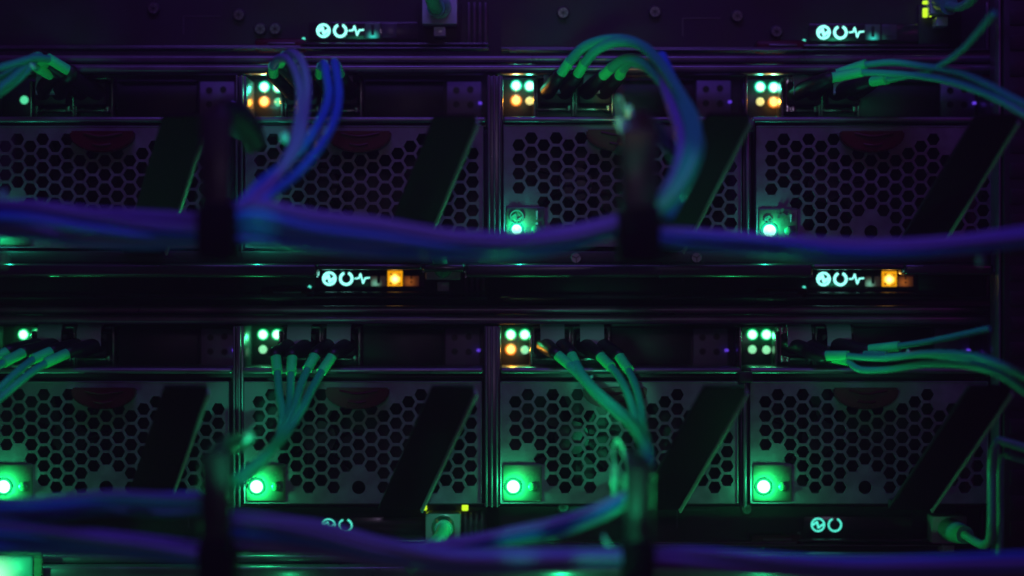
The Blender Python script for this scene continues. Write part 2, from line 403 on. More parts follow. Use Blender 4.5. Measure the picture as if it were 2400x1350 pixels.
def make_module():
    r = empty("server_module")
    pan = hexpanel().build("perforated_panel", M['panel'], r, False)
    # red release latch: half ellipse tongue standing proud of the sheet
    pts = [(162, -232)] + [(237 + 75 * math.cos(math.pi - math.pi * i / 16), -222 + 40 * math.sin(math.pi * i / 16)) for i in range(17)] + [(312, -232)]
    mb = MB(); mb.prism([(x * S, -y * S) for x, y in pts][::-1], -0.007, -0.0005, 0.0008)
    la = mb.build("release_latch", M['red'], r)
    mb = MB(); mb.tube([L(196, -226, 7.3), L(237, -219, 8.2), L(285, -226, 7.3)], 0.0006, 8); mb.build("latch_ridge", M['red'], la)
    mb = MB(); mb.tube([L(216, -201, 7.2), L(237, -198, 7.8), L(258, -201, 7.2)], 0.0006, 8); mb.build("latch_ridge", M['red'], la)
    # long lever, hinged low and standing out at its top
    tr, tl = L(512, -246, 66), L(418, -246, 66); br, bl = L(384, 52, 9), L(286, 52, 9)
    bm = bmesh.new()
    tr2 = L(516, -236, 64)
    v = [bm.verts.new(p) for p in (bl, br, tr2, tr, tl + Vector((0.0006, 0, 0)))]
    f = bm.faces.new(v); e = bmesh.ops.extrude_face_region(bm, geom=[f])
    bmesh.ops.translate(bm, vec=(0.0, 0.0035, 0.0012), verts=[x for x in e['geom'] if isinstance(x, bmesh.types.BMVert)])
    bmesh.ops.bevel(bm, geom=bm.edges[:], offset=0.0005, segments=2, affect='EDGES')
    mb = MB(); mb.bm.free(); mb.bm = bm; lev = mb.build("lever_handle", M['lever'], r)
    mb = MB(); mb.rbox(br + Vector((0.0004, 0.002, 0)), tr2 + Vector((0.0004, 0.002, 0)), 0.0009, 0.004, 0.0002); mb.build("lever_edge_highlight", M['edge'], lev)  # added pale strip for the black lever's lit edge
    mb = MB(); bx(mb, 292, 378, 28, 50, -1, 9, 0.001); mb.build("lever_hinge", M['black'], r)
    # smoked indicator window low on the left
    mb = MB(); bx(mb, -26, 68, -54, 36, -3, 0.7, 0.0012); w = mb.build("indicator_window", M['window'], r)
    # second, unlit lens
    mb = MB(); mb.dome(L(45, 0, 1.2), 0.0021, 0.5); mb.build("small_lens", mat_small, w)
    # port strip (recessed 40 mm)
    mb = MB(); bx(mb, -48, 46, -372, -272, -44, -40.0, 0.0004); win = mb.build("port_window", M['portwin'], r)
    mb = MB(); bx(mb, -50, -44, -372, -270, -40, -14, 0.0004); bx(mb, 40, 46, -362, -268, -40, -22, 0.0004)
    mb.build("window_bezel", M['port'], r)
    for k, x0 in enumerate((47, 141)):
        mb = MB(); a, b = x0, x0 + 92
        bx(mb, a, a + 4, -372, -276, -44, -30, 0.0003); bx(mb, b - 5, b, -372, -276, -44, -30, 0.0003)
        bx(mb, a, b, -372, -368, -44, -30, 0.0003); bx(mb, a, b, -296, -291, -44, -31, 0.0003)
        bx(mb, a + 14, b - 16, -306, -302, -44, -27, 0.0003); bx(mb, b - 18, b - 8, -312, -288, -44, -28, 0.0004)
        mb.build("port_cage", M['port'], r)
        mb = MB(); bx(mb, a + 4, b - 5, -367, -297, -44, -43); mb.build("port_opening", M['black'], r)
    mb = MB(); bx(mb, 236, 430, -366, -272, -44, -38, 0.0006); bx(mb, 236, 430, -369, -365, -44, -36, 0.0004)
    mb.build("blank_cover", M['frame'], r)
    # small bracket with four screw holes
    bm = bmesh.new()
    mb = MB(); bx(mb, 436, 520, -366, -274, -44, -39, 0.0006); br_ = mb.build("perforated_bracket", M['bracket'], r)
    for (x, y) in ((459, -345), (493, -347), (459, -311), (493, -310)):
        mb = MB(); mb.cone(L(x, y, -40), L(x, y, -38.7), 0.0016, 0.0016, 20); mb.build("bracket_hole", M['black'], br_)
    mb = MB(); bx(mb, 513, 521, -317, -311, -40, -37.0, 0.0002); mb.build("violet_light", M['violetled'], r)
    # fan behind the perforation
    mb = MB(); mb.cone(L(140, -110, -24), L(140, -110, -14), 0.0085, 0.0080, 28)
    for i in range(7):
        a = 2 * math.pi * i / 7
        c = L(140, -110, -18) + Vector((math.cos(a) * .016, 0, math.sin(a) * .016))
        mb.rbox(L(140, -110, -20) + Vector((math.cos(a) * .007, -.002, math.sin(a) * .007)), c + Vector((math.cos(a + .4) * .006, .004, math.sin(a + .4) * .006)), .008, .0012, 0.0003)
    mb.build("fan", M['black'], r)
    mb = MB(); bx(mb, -30, 526, -245, 40, -60, -58); mb.build("inner_wall", M['frame'], r)
    return r

mat_small = mat("unlit_lens", (0.03, 0.25, 0.10), 0.3)

def power_icon(mb, cx, cy, r, d0, d1, w=0.0005, zw=None):
    X, Z = cx * S, -cy * S; R = r * S
    mb.arc(X, Z, R, R - w, 0, 2 * math.pi, -d1 / 1000, -d0 / 1000, 40)
    z = [(-0.85, -0.05), (-0.15, 0.45), (0.02, -0.45), (0.85, 0.10)]
    mb.stroke([(X + a * R, Z + b * R) for a, b in z], zw or w, -(d1 - 0.05) / 1000, -d0 / 1000)
    return mb

def add_status(r, row, col):
    """indicator marks, LEDs and their light; row 0 is the upper enclosure"""
    w = [c for c in r.children if c.name.startswith("indicator_window")][0]
    pw = [c for c in r.children if c.name.startswith("port_window")][0]
    core, rim = ('t_core', 't_rim') if row == 0 else ('g_core', 'g_rim')
    colr = (0.02, 1.0, 0.55) if row == 0 else (0.02, 1.0, 0.30)
    if row == 0 and col >= 2:
        if col == 2:
            mb = power_icon(MB(), 0, -29, 16.5, 1.0, 1.35, 0.00055); mb.build("power_mark", M['printgreen'], w, False)
            mb = MB(); mb.prism([(x * S, -y * S) for x, y in ((44, -44), (50, -44), (48, -22), (46, -22))][::-1], -.0013, -.001)
            mb.cone(L(47, -14, 1.0), L(47, -14, 1.3), .0006, .0006); mb.build("warning_mark", M['mark'], w, False)
        else:
            mb = power_icon(MB(), -3, -25, 9.5, 1.0, 1.35, 0.0004); mb.build("power_mark", M['printgreen'], w, False)
            mb = MB()
            for i in range(4):
                a = math.pi / 2 * i + 0.5
                cx, cy = 26 + 7.5 * math.cos(a), -41 + 7.5 * math.sin(a)
                pts = [(cx + 5.6 * math.cos(t) * math.cos(a) - 3.8 * math.sin(t) * math.sin(a), cy + 5.6 * math.cos(t) * math.sin(a) + 3.8 * math.sin(t) * math.cos(a)) for t in [2 * math.pi * j / 12 for j in range(12)]]
                mb.prism([(x * S, -y * S) for x, y in pts][::-1], -.0013, -.001)
            mb.build("fan_mark", M['printdim'], w, False)
            mb = MB(); mb.prism([(x * S, -y * S) for x, y in ((47, -38), (52, -38), (50.5, -20), (48.5, -20))][::-1], -.0013, -.001)
            mb.build("warning_mark", M['mark'], w, False)
    R = 0.0036 if row == 0 and col == 3 else (0.0030 if row == 0 else 0.0037)
    mb = MB(); mb.dome(L(0, 0, 0.8), R + 0.0003, 0.25); ri = mb.build("lamp_lens", M[rim], w)
    mb = MB(); mb.dome(L(0, 0, 1.5), R - 0.0007, 0.22); mb.build("lamp_core", M[core], w)
    point("status_led_light", L(0, 0, 4.0), 0.055 if row else 0.022, colr, 0.0011, r)
    if col == 3:      # folded metal finger beside the LEDs mirrors them
        mb = MB()
        for xx, rr, dd in ((57, .0021, -26), (70, .0012, -24)):
            t_ = bmesh.new(); bmesh.ops.create_cone(t_, cap_ends=True, segments=28, radius1=rr, radius2=rr, depth=82 * S)
            mb.merge(t_, Matrix.Translation(L(xx, -330, dd)))
        mb.build("metal_finger", M['mirror'], r)
    # four LEDs in the port window
    K = {(0, 0): "gtty", (0, 1): "ggoT", (0, 2): "ggoy", (0, 3): "ggYo", (1, 0): "gg  ", (1, 1): "ggd ", (1, 2): "ggod", (1, 3): "ggdd"}
    if (row, col) == (0, 0): K[(0, 0)] = "  T "
    pat = K[(row, col)]
    pos = [(-6, -352), (28, -352), (-6, -316), (28, -315)]
    if row == 0: pos = [(-1, -354), (32, -353), (-1, -318), (32, -317)]
    if (row, col) == (0, 1): pos = [(-7, -354), (27, -353), (-7, -318), (27, -317)]
    if (row, col) == (0, 0): pos = [(10, -354), (42, -354), (10, -322), (40, -322)]
    if (row, col) == (1, 0): pos = [(5, -352), (37, -352), (5, -315), (37, -314)]
    for ch, (x, y) in zip(pat, pos):
        if ch == ' ': continue
        big = ch in 'go'
        c = {'g': (core, rim), 'o': ('o_core', 'o_rim'), 'd': ('g_dim', None), 'T': ('t_dim', None), 'y': ('y_dim', None), 'Y': ('y_dim', None), 't': ('t_dim', None)}[ch]
        if big:
            mb = MB(); mb.dome(L(x, y, -39.8), 0.00285, 0.3); a = mb.build("led_rim", M[c[1]], pw)
            mb = MB(); mb.dome(L(x, y, -39.3), 0.00205, 0.5); mb.build("led", M[c[0]], pw)
            lc = colr if ch == 'g' else (1.0, 0.36, 0.02)
            point("port_led_light", L(x, y, -36.5), 0.0032 if ch == 'g' else 0.0065, lc, 0.0008, r)
        else:
            mb = MB(); mb.dome(L(x, y, -39.5), 0.0020, 0.4); mb.build("led", M[c[0]], pw)

proto = make_module()
BX = {(0, 0): (7, 541), (0, 1): (606, 541), (0, 2): (1211, 538), (0, 3): (1803, 541),
      (1, 0): (10, 1140), (1, 1): (602, 1140), (1, 2): (1203, 1140), (1, 3): (1789, 1140)}
LABELS = {(0, 0): "upper perforated module cut by the left edge, one teal light over its panel",
          (0, 1): "upper module with the violet looped cable hanging across its perforated panel",
          (0, 2): "upper module with lit power mark and grey exclamation mark on its window",
          (0, 3): "upper module with fan mark on its window, rightmost in its row",
          (1, 0): "lower perforated module at the left edge, its green lamp cut by the frame",
          (1, 1): "lower module with three green port lights and four hanging cables",
          (1, 2): "lower module with one orange among its port lights and cables leaning right",
          (1, 3): "lower module with four green port lights, rightmost in its row"}
trees = {}
keys = sorted(BX)
for i, k in enumerate(keys):
    trees[k] = proto if i == 0 else copy_tree(proto)
for k in keys:
    o = trees[k]; o.location = P(*BX[k], 0)
    tag(o, LABELS[k], "server module", "perforated server modules")
for k in keys: add_status(trees[k], *k)

# ------------------------------------------------------------------ thin management units
KU = (D + 0.036) / D
def uu(x): return x * KU
T_in = glow_mat("teal_tile_light", (0.05, 1.0, 0.80), (0.01, 0.06, 0.07), 0.75, 0.10, uu(116) * S, -uu(14) * S, 22 * S)
T_warm = glow_mat("pale_tile_light", (0.30, 0.9, 0.62), (0.16, 0.10, 0.08), 0.5, 0.12, uu(108) * S, -uu(12) * S, 20 * S)
O_hot = glow_mat("orange_tile_light", (1.0, 0.62, 0.18), (1.0, 0.40, 0.0), 5.5, 0.95, uu(154) * S, -uu(1) * S, 17 * S)
O_dim = glow_mat("dim_orange_tile_light", (1.0, 0.26, 0.03), (0.30, 0.07, 0.02), 0.32, 0.14, uu(188) * S, -uu(8) * S, 22 * S)
T_off = mat("unlit_tile", (0.05, 0.05, 0.06), 0.3)

def management(ix, iy, tiles, label, x0, x1, y0, y1, half=False, screws=()):
    r = empty("management_unit", P(ix, iy, -36)); tag(r, label, "server unit", "thin units with icon lights")
    def b(mb, xa, xb, ya, yb, d0, d1, bev=0): return bx(mb, uu(xa), uu(xb), uu(ya), uu(yb), d0, d1, bev)
    mb = MB(); b(mb, x0, x1, y0, y1, -6, -2.0); mb.build("faceplate", M['frame'], r)
    mb = MB(); b(mb, -34, 232, -20, 21, -2, 0, 0.0004); mb.build("display_window", M['gloss'], r)
    mb = MB(); b(mb, -50, x1 - 140 if x1 > 400 else x1, 31, 37, -4, 6, 0.0009); mb.build("lip", M['gloss'], r)
    mb = MB(); b(mb, x0, -52, 37, 42, -4, 5, 0.0008); mb.build("lip", M['rail'], r)
    mb = MB(); b(mb, x0 + 20, x1, 42.5, 46, -4, 8, 0.0007); mb.build("lower_lip", M['rail'], r)
    mb = MB(); b(mb, -160, -38, 20, 50, -4, 4, 0.002); lt = mb.build("release_latch", M['red'], r)
    mb = MB(); b(mb, -130, -64, 30, 34, 3, 5.5, 0.0007); b(mb, -150, -90, 46, 49, 3, 5, 0.0005); mb.build("latch_ridge", M['screw'], lt)
    # icons
    f0, f1 = 0.0, 0.5
    if not half:
        mb = MB(); X, Z, R = 0, 0, uu(16.5) * S
        mb.arc(X, Z, R, R * 0.70, 0, 2 * math.pi, -.0005, 0, 40)
        mb.stroke([(a * R, c * R) for a, c in ((-.62, -.02), (-.14, .42), (.05, -.40), (.62, .06))], R * 0.36, -.00045, 0)
        mb.build("power_icon", M['icon'], r, False)
        mb = MB(); mb.arc(uu(39.5) * S, 0, R, R * 0.66, math.radians(112), math.radians(428), -.0005, 0, 40)
        mb.build("ring_icon", M['icon'], r, False)
        mb = MB()
        pts = [(60, 0), (69, -1), (73, -11), (79, 11), (84, -1), (94, -2)]
        mb.stroke([(uu(x) * S, -uu(y) * S) for x, y in pts], 0.0006, -.0005, 0)
        mb.build("pulse_icon", M['icon'], r, False)
    else:
        mb = MB(); R = uu(16.5) * S
        mb.arc(0, 0, R, R * 0.78, 0, 2 * math.pi, -.0005, 0, 40)
        mb.stroke([(a * R, c * R) for a, c in ((-.72, -.02), (-.14, .42), (.05, -.40), (.72, .06))], R * 0.26, -.00045, 0)
        mb.build("power_icon", M['icon2'], r, False)
        mb = MB(); mb.arc(uu(39.5) * S, 0, R, R * 0.78, math.radians(112), math.radians(428), -.0005, 0, 40)
        mb.build("ring_icon", M['icon2'], r, False)
    for ch, x in zip(tiles, (115, 154, 192)):
        if ch == ' ': continue
        m = {'t': T_in, 'w': T_warm, 'o': O_hot, 'q': O_dim, '-': T_off}[ch]
        mb = MB(); h = 18.5
        b(mb, x - 17.5, x + 17.5, -h if ch in 'o-t' else -6, h - 1, 0.0, 0.5, 0.0003); tl = mb.build("icon_tile", m, r)
        mb = MB()
        if ch in 'tw': b(mb, x - 3, x + 4, -14, 11, 0.45, 0.62)
        elif ch == 'o':
            for (yy) in (-11, -7, 9, 13): b(mb, x + 3, x + 14, yy, yy + 1.4, 0.45, 0.62)
            mb.stroke([(uu(x - 12) * S, uu(13) * S), (uu(x - 6) * S, uu(7) * S)], .0003, -.00062, -.00045)
            mb.stroke([(uu(x - 6) * S, uu(13) * S), (uu(x - 12) * S, uu(7) * S)], .0003, -.00062, -.00045)
            mb.prism([(uu(x - 13) * S, -uu(13) * S), (uu(x - 6) * S, -uu(13) * S), (uu(x - 9) * S, -uu(7) * S)], -.00062, -.00045)
        elif ch == 'q':
            b(mb, x - 2, x + 2, -6, 1, 0.45, 0.62); mb.cone(L(uu(x), uu(8), .45), L(uu(x), uu(8), .65), .0005, .0005)
        else: b(mb, x - 8, x + 8, 8, 10, 0.45, 0.62)
        mb.build("tile_mark", M['black'], tl, False)
    mb = MB(); mb.dome(L(uu(-46), uu(20), 1), .0008, .6); mb.build("pilot_light", M['icon2'] if not half else M['mark'], r)
    for (sx, sy) in screws:
        mb = MB(); c = L(uu(sx), uu(sy), -1)
        mb.cone(c, c + Vector((0, -.002, 0)), .0032, .0024, 24)
        sc = mb.build("screw", M['screw'], r)
        mb = MB()
        for a in (0.5, 0.5 + math.pi / 3, 0.5 + 2 * math.pi / 3):
            dx, dz = math.cos(a) * .002, math.sin(a) * .002
            mb.rbox(c + Vector((-dx, -.0021, -dz)), c + Vector((dx, -.0021, dz)), .0005, .0004)
        mb.build("screw_slot", M['black'], sc)
    # ethernet socket
    mb = MB(); b(mb, 222, 322, -64, 36, -2, 0.6, 0.0005); sk = mb.build("socket_recess", M['black'], r)
    # embossed outlines and vents on the faceplate
    mb = MB()
    for (xa, ya, w, h) in ((-330, -35, 90, 42),):
        b(mb, xa, xa + w, ya, ya + 1.5, -2, -1.5); b(mb, xa, xa + 1.5, ya, ya + h, -2, -1.5)
    if mb.bm.verts: mb.build("embossed_outline", M['rail'], r)
    for i in range(4):
        mb = MB(); b(mb, x1 - 50 + i * 13, x1 - 44 + i * 13, y0 + 10, 40, -2, 1.5, 0.0005); mb.build("vent_rib", M['rail'], r)
    return r

SC = lambda ix, iy, lst: [(x - ix, y - iy) for x, y in lst]
management(758, 72, "t- ", "upper left thin unit with cyan icons and one teal lit square", -790, 388, -76, 46, screws=SC(758, 72, [(360, 20), (560, 35), (610, 68), (645, 68)]))
management(1930, 76, "t- ", "upper right thin unit with cyan icons beside the small lime light", -756, 430, -80, 46, screws=SC(1930, 76, [(1320, 30), (1535, 28), (1728, 38), (1820, 74)]))
management(772, 653, "woq", "middle left thin unit with a bright orange lit square left of the plug", -800, 368, -58, 52, screws=SC(772, 653, [(160, 604), (376, 604), (396, 603)]))
management(1930, 654, "woq", "middle right thin unit with a bright orange lit square and no plug", -756, 430, -58, 52, screws=SC(1930, 654, [(1400, 601), (1420, 600), (2296, 612)]))
management(770, 1232, "   ", "lower left thin unit with two half hidden cyan icons above violet cables", -800, 368, -42, 70, half=True)
management(1917, 1230, "   ", "lower right thin unit showing a power icon and an open ring icon", -745, 430, -42, 70, half=True, screws=SC(1917, 1230, [(1320, 1188), (1750, 1192)]))

# ------------------------------------------------------------------ cable tray bar under the upper row
root = empty("tray_bar"); tag(root, "dark horizontal tray bar above the middle icons, green light along its glossy lower edge", "cable tray")
a = P(-60, 588, 1); b = P(2330, 618, 1); mb = MB(); mb.box(a.x, b.x, a.y, a.y + .03, b.z, a.z, .001); mb.build("bar", M['frame'], root)
for (x0, x1, y1) in ((-60, 742, 650), (742, 990, 632), (990, 1090, 637), (1090, 1905, 650), (1905, 2120, 632), (2120, 2330, 645)):
    ya, za = P(0, 620, 3).y, P(0, 620, 3).z; zb = P(0, y1, 10).z; h_ = za - zb; xa, xb = P(x0, 0, 8).x, P(x1, 0, 8).x
    mb = MB(); prof = [(ya, za)] + [(ya - h_ * 0.95 * math.sin(t * math.pi / 16) , za - h_ * (1 - math.cos(t * math.pi / 16))) for t in range(1, 8)] + [(ya - h_ * 0.95, zb), (ya + .004, zb), (ya + .004, za)]
    f_ = mb.bm.faces.new([mb.bm.verts.new((xa, y, z)) for y, z in prof]); e_ = bmesh.ops.extrude_face_region(mb.bm, geom=[f_])
    bmesh.ops.translate(mb.bm, vec=(xb - xa, 0, 0), verts=[v for v in e_['geom'] if isinstance(v, bmesh.types.BMVert)])
    mb.build("lower_lip", M['lipmetal'], root)
    a = P(x0, 618, 12); b = P(x1, y1, 12); mb = MB(); mb.box(a.x, b.x, a.y, a.y + .02, b.z, a.z, .0018, 4); mb.build("lower_lip", M['gloss'], root)
for i, (x, y) in enumerate(((1350, 605), (1632, 604))):
    mb = MB(); c = P(x, y, 1.5); mb.cone(c, c + Vector((0, -.002, 0)), .0026, .0022, 24); sc = mb.build("screw", M['screw'], root)
    mb = MB()
    for a_ in (0.6, 0.6 + math.pi * 2 / 3, 0.6 + math.pi * 4 / 3):
        mb.rbox(c + Vector((0, -.0021, 0)), c + Vector((math.cos(a_) * .0024, -.0021, math.sin(a_) * .0024)), .0006, .0004)
    mb.build("screw_slot", M['black'], sc)
# reflections of the lamps above come from real light on the glossy edge
for (x, y) in ((620, 540), (1208, 535), (1800, 541)): pass

# ------------------------------------------------------------------ rack post on the right
root = empty("rack_post"); tag(root, "dark vertical rack post with square holes along the right edge", "rack post")
a = P(2352, -60, 20); b = P(2440, 1420, 20); mb = MB(); mb.box(a.x, b.x, a.y, a.y + .03, b.z, a.z, .001); mb.build("upright", M['black'], root)
mb = MB()
for i in range(24):
    c = P(2385, -20 + i * 60, 20.5); mb.box(c.x - .0035, c.x + .0035, c.y - .0003, c.y + .001, c.z - .0035, c.z + .0035, .0003)
mb.build("square_hole", M['black'], root)
mb = MB(); a = P(2340, -60, 18); b = P(2346, 1420, 18); mb.box(a.x, b.x, a.y, a.y + .02, b.z, a.z, .0006); mb.build("flange", M['rail'], root)

# ------------------------------------------------------------------ fibre patch cables plugged into the ports
def patch(mod, port, paths, label, tabs=True, sl=1, jm='aqua', rj=9):
    """one plug with its two leads; paths: per lead [(px,py,d) sleeve start, (px,py,d) sleeve end, ...rest]"""
    o = trees[mod]; base = o.location
    cx = 93 if port == 0 else 187
    c = base + L(cx, -335, -32)
    r = empty("patch_cable", c)
    tag(r, label, "patch cable", "fibre patch cables plugged into the modules")
    q = lambda v: Vector(v) - c
    mb = MB(); mb.box(-.0078, .0078, -.014, .006, -.0068, .0045, .0012); mb.build("plug", M['black'], r)
    if tabs:
        mb = MB(); prof = [(-.002, .0098), (-.012, .0096), (-.0165, .0085), (-.0195, .0055), (-.0205, .002), (-.0205, -.0015)]
        bm_ = mb.bm; rows = []
        for (yy, zz) in prof: rows.append([bm_.verts.new((xx, yy + 0.0007 * (abs(xx) / .0057) ** 2, zz)) for xx in (-.0057, -.0050, 0, .0050, .0057)])
        for ra, rb in zip(rows, rows[1:]):
            for j in range(4): bm_.faces.new((ra[j], ra[j + 1], rb[j + 1], rb[j]))
        e_ = bmesh.ops.extrude_face_region(bm_, geom=bm_.faces[:])
        bmesh.ops.translate(bm_, vec=(0, .0012, -.0008), verts=[v for v in e_['geom'] if isinstance(v, bmesh.types.BMVert)])
        mb.build("pull_tab", M['tab'], r)
    for i, path in enumerate(paths):
        path = [(x, y, d + (5 if mod[0] == 0 else 3)) for x, y, d in path]
        p0 = q(P(*path[0])); p1 = q(P(*path[1]))
        s0 = Vector(((-.0040 if i == 0 else .0040), -.012, -.001))
        mid = (s0 + p0) / 2 + Vector((0, -.003, 0))
        mb = MB(); dirv = (p0 - s0).normalized()
        mb.tube([s0, mid, p0 - (p1 - p0).normalized() * .001, p0 + (p1 - p0).normalized() * .0016], [.0040, .0036, .0030, .0028], 16, 6)
        mb.build("boot", M['black'], r)
        mb = MB(); mb.tube([p0 + (p1 - p0) * .03, p1], [.0025, .0024], 16, 6)
        mb.build("sleeve", M['sleeve'], r)
        if len(path) > 2:
            pp = [p1 - (p1 - p0) * .1] + [q(P(*x)) for x in path[2:]]
            mb = MB(); mb.tube(pp, rj * S, 12, 8); mb.build("lead", M[jm], r)
    return r

# upper left module: leads curl over to the left edge
patch((0, 0), 0, [[(122, 178, -6), (86, 158, 6), (60, 152, 16), (20, 172, 30), (-40, 205, 44)], [(165, 168, -2), (112, 136, 8), (80, 136, 20), (30, 150, 36), (-40, 170, 50)]],
      "patch cable at upper left with two short green sleeves over the thick black boots", tabs=True)
patch((0, 0), 1, [[(108, 150, 0), (84, 134, 14), (68, 160, 24), (38, 190, 34), (-20, 232, 46)], [(92, 132, 4), (75, 138, 18), (30, 182, 40), (0, 205, 50), (-40, 240, 60)]],
      "patch cable at upper left whose lead ends run down to the left edge", tabs=False)
# upper second module: leads loop forward and drop
patch((0, 1), 0, [[(641, 176, 0), (640, 155, 12), (652, 138, 24), (676, 140, 38), (695, 175, 52), (704, 225, 66), (698, 290, 80), (682, 350, 92), (640, 420, 104), (585, 470, 112), (540, 500, 118)],
                  [(655, 150, 8), (668, 130, 24), (686, 124, 38), (710, 150, 52), (720, 205, 64), (714, 270, 78), (702, 330, 90), (672, 385, 100), (615, 450, 110), (545, 505, 118)]],
      "patch cable with a loop of two leads hanging left over the second upper panel", rj=10, jm='violet')
patch((0, 1), 1, [[(750, 178, 0), (753, 156, 12), (760, 150, 26), (766, 182, 42), (770, 224, 56), (756, 272, 70), (722, 328, 84), (672, 382, 96), (608, 432, 108), (545, 500, 118)],
                  [(797, 176, 0), (788, 154, 14), (784, 146, 28), (790, 175, 44), (794, 228, 58), (782, 286, 72), (746, 350, 86), (696, 408, 98), (630, 460, 110), (552, 530, 119)]],
      "patch cable with blue leads swinging down left beside the violet loop", rj=10, jm='blue')
# upper third module: the big arch
patch((0, 2), 0, [[(1312, 177, 0), (1336, 142, 8), (1372, 108, 16), (1430, 92, 26), (1490, 100, 38), (1540, 140, 52), (1578, 200, 66), (1605, 260, 80), (1618, 330, 94), (1600, 400, 106), (1565, 460, 114), (1520, 500, 118)],
                  [(1352, 178, 0), (1371, 145, 10), (1400, 116, 20), (1450, 98, 32), (1505, 108, 44), (1548, 150, 58), (1592, 215, 72), (1628, 280, 86), (1632, 350, 100), (1600, 430, 110), (1540, 500, 118)]],
      "patch cable with the tallest green arch of two leads over the third upper module", rj=12)
patch((0, 2), 1, [[(1410, 181, 2), (1436, 156, 12), (1462, 140, 24), (1505, 146, 40), (1550, 190, 56), (1590, 250, 72), (1612, 320, 88), (1612, 380, 100), (1585, 440, 110), (1530, 505, 118)],
                  [(1451, 180, 2), (1461, 158, 14), (1480, 146, 28), (1520, 160, 44), (1566, 210, 60), (1606, 265, 76), (1640, 330, 92), (1624, 400, 104), (1585, 460, 112), (1530, 510, 119)]],
      "patch cable with short green sleeves under the tall arch", rj=12)
# thicker violet cables that join the arch
for i, (off, m) in enumerate(((0, 'violet'), (18, 'blue'), (-14, 'violet'))):
    mb = MB(); c = P(1560, 200, 60)
    pts = [(1542 + off * .4, 138 - abs(off) * .3, 46), (1562 + off * .6, 185, 60), (1590 + off, 250, 76), (1612 + off, 320, 92), (1604 + off, 390, 104), (1575 + off, 450, 112), (1545 + off, 505, 118)]
    mb.tube([P(*p) for p in pts], 14 * S, 14, 8)
    tag(mb.build("riser_cable", M[m]), ["thick violet cable rising along the right arch", "blue cable on the outer right side of the arch", "violet cable on the inner side of the right arch"][i], "cable", "cables rising beside the arch")
# upper fourth module: leads run out to the right
patch((0, 3), 0, [[(1942, 184, 6), (2022, 168, 14), (2080, 172, 22), (2150, 178, 32), (2220, 190, 44), (2290, 212, 58), (2350, 238, 70), (2430, 284, 82)],
                  [(1955, 176, 4), (2030, 150, 14), (2090, 146, 22), (2160, 155, 32), (2240, 168, 46), (2310, 196, 60), (2370, 228, 72), (2440, 262, 84)]],
      "patch cable at upper right with green sleeves pointing right in front of the dark strip", rj=8)
patch((0, 3), 1, [[(2040, 192, 0), (2080, 186, 10), (2130, 178, 20), (2190, 160, 36), (2260, 112, 60), (2330, 30, 90)],
                  [(2060, 186, 0), (2100, 180, 10), (2150, 178, 22), (2230, 184, 40), (2310, 212, 58), (2430, 285, 78)]],
      "patch cable at upper right whose thin lead climbs towards the corner", rj=7)
# lower left module
patch((1, 0), 0, [[(22, 822, 6), (-30, 846, 16), (-60, 860, 20)], [(58, 824, 6), (8, 850, 18), (-40, 880, 28)]],
      "patch cable at lower left with sleeves cut by the left edge", tabs=True)
patch((1, 0), 1, [[(124, 822, 2), (76, 842, 12), (40, 872, 24), (-20, 930, 40)], [(162, 826, 2), (104, 852, 14), (64, 880, 26), (-20, 950, 44)]],
      "patch cable at lower left with two green sleeves over an orange glint", tabs=True)
# lower second module
patch((1, 1), 0, [[(646, 832, 2), (650, 873, 10), (654, 920, 20), (662, 975, 34), (650, 1035, 52), (610, 1090, 80), (555, 1140, 104)],
                  [(685, 832, 2), (682, 876, 10), (680, 925, 20), (676, 975, 36), (655, 1030, 56), (615, 1085, 82), (560, 1135, 104)]],
      "patch cable with two nearly vertical green leads over the second lower panel", rj=9.5)
patch((1, 1), 1, [[(741, 829, 2), (720, 866, 10), (704, 905, 20), (688, 960, 36), (655, 1025, 58), (605, 1080, 84), (550, 1125, 106)],
                  [(782, 830, 2), (753, 872, 10), (732, 910, 22), (706, 962, 40), (664, 1025, 62), (610, 1080, 88), (545, 1128, 106)]],
      "patch cable with two green leads slanting left over the second lower panel", rj=9.5)
# lower third module
patch((1, 2), 0, [[(1303, 829, 4), (1338, 858, 12), (1366, 886, 20), (1400, 925, 32), (1440, 960, 46), (1480, 995, 62), (1508, 1040, 80), (1515, 1090, 96)],
                  [(1338, 828, 4), (1350, 856, 12), (1372, 890, 24), (1412, 930, 36), (1456, 968, 50), (1494, 1010, 66), (1516, 1050, 84), (1520, 1095, 98)]],
      "patch cable whose two green leads merge and slant right to a bright tie", rj=12)
patch((1, 2), 1, [[(1404, 832, 4), (1432, 860, 14), (1452, 885, 22), (1474, 930, 36), (1490, 985, 54), (1506, 1040, 76), (1512, 1095, 96)],
                  [(1449, 832, 4), (1474, 868, 14), (1488, 900, 24), (1500, 945, 38), (1508, 1000, 60), (1520, 1050, 80), (1524, 1095, 98)]],
      "patch cable with two darker leads curving down behind the slanting pair", rj=9)
# lower fourth module
patch((1, 3), 0, [[(1930, 834, 4), (1988, 834, 12), (2030, 838, 20), (2090, 838, 30), (2180, 828, 44), (2270, 832, 60), (2340, 852, 74), (2440, 900, 88)],
                  [(1950, 838, 2), (1990, 846, 12), (2016, 866, 18), (2080, 866, 26), (2170, 854, 38), (2270, 858, 54), (2350, 882, 70), (2440, 945, 84)]],
      "patch cable at lower right with green leads looping low in front of the strip", rj=8)
patch((1, 3), 1, [[(2032, 820, 0), (2108, 811, 10), (2160, 803, 20), (2230, 790, 32), (2320, 770, 46)],
                  [(2020, 834, 2), (2080, 836, 12), (2150, 832, 24), (2230, 838, 40), (2330, 856, 62), (2440, 900, 80)]],
      "patch cable at lower right with the higher sleeve and a grey tail", rj=7.5)

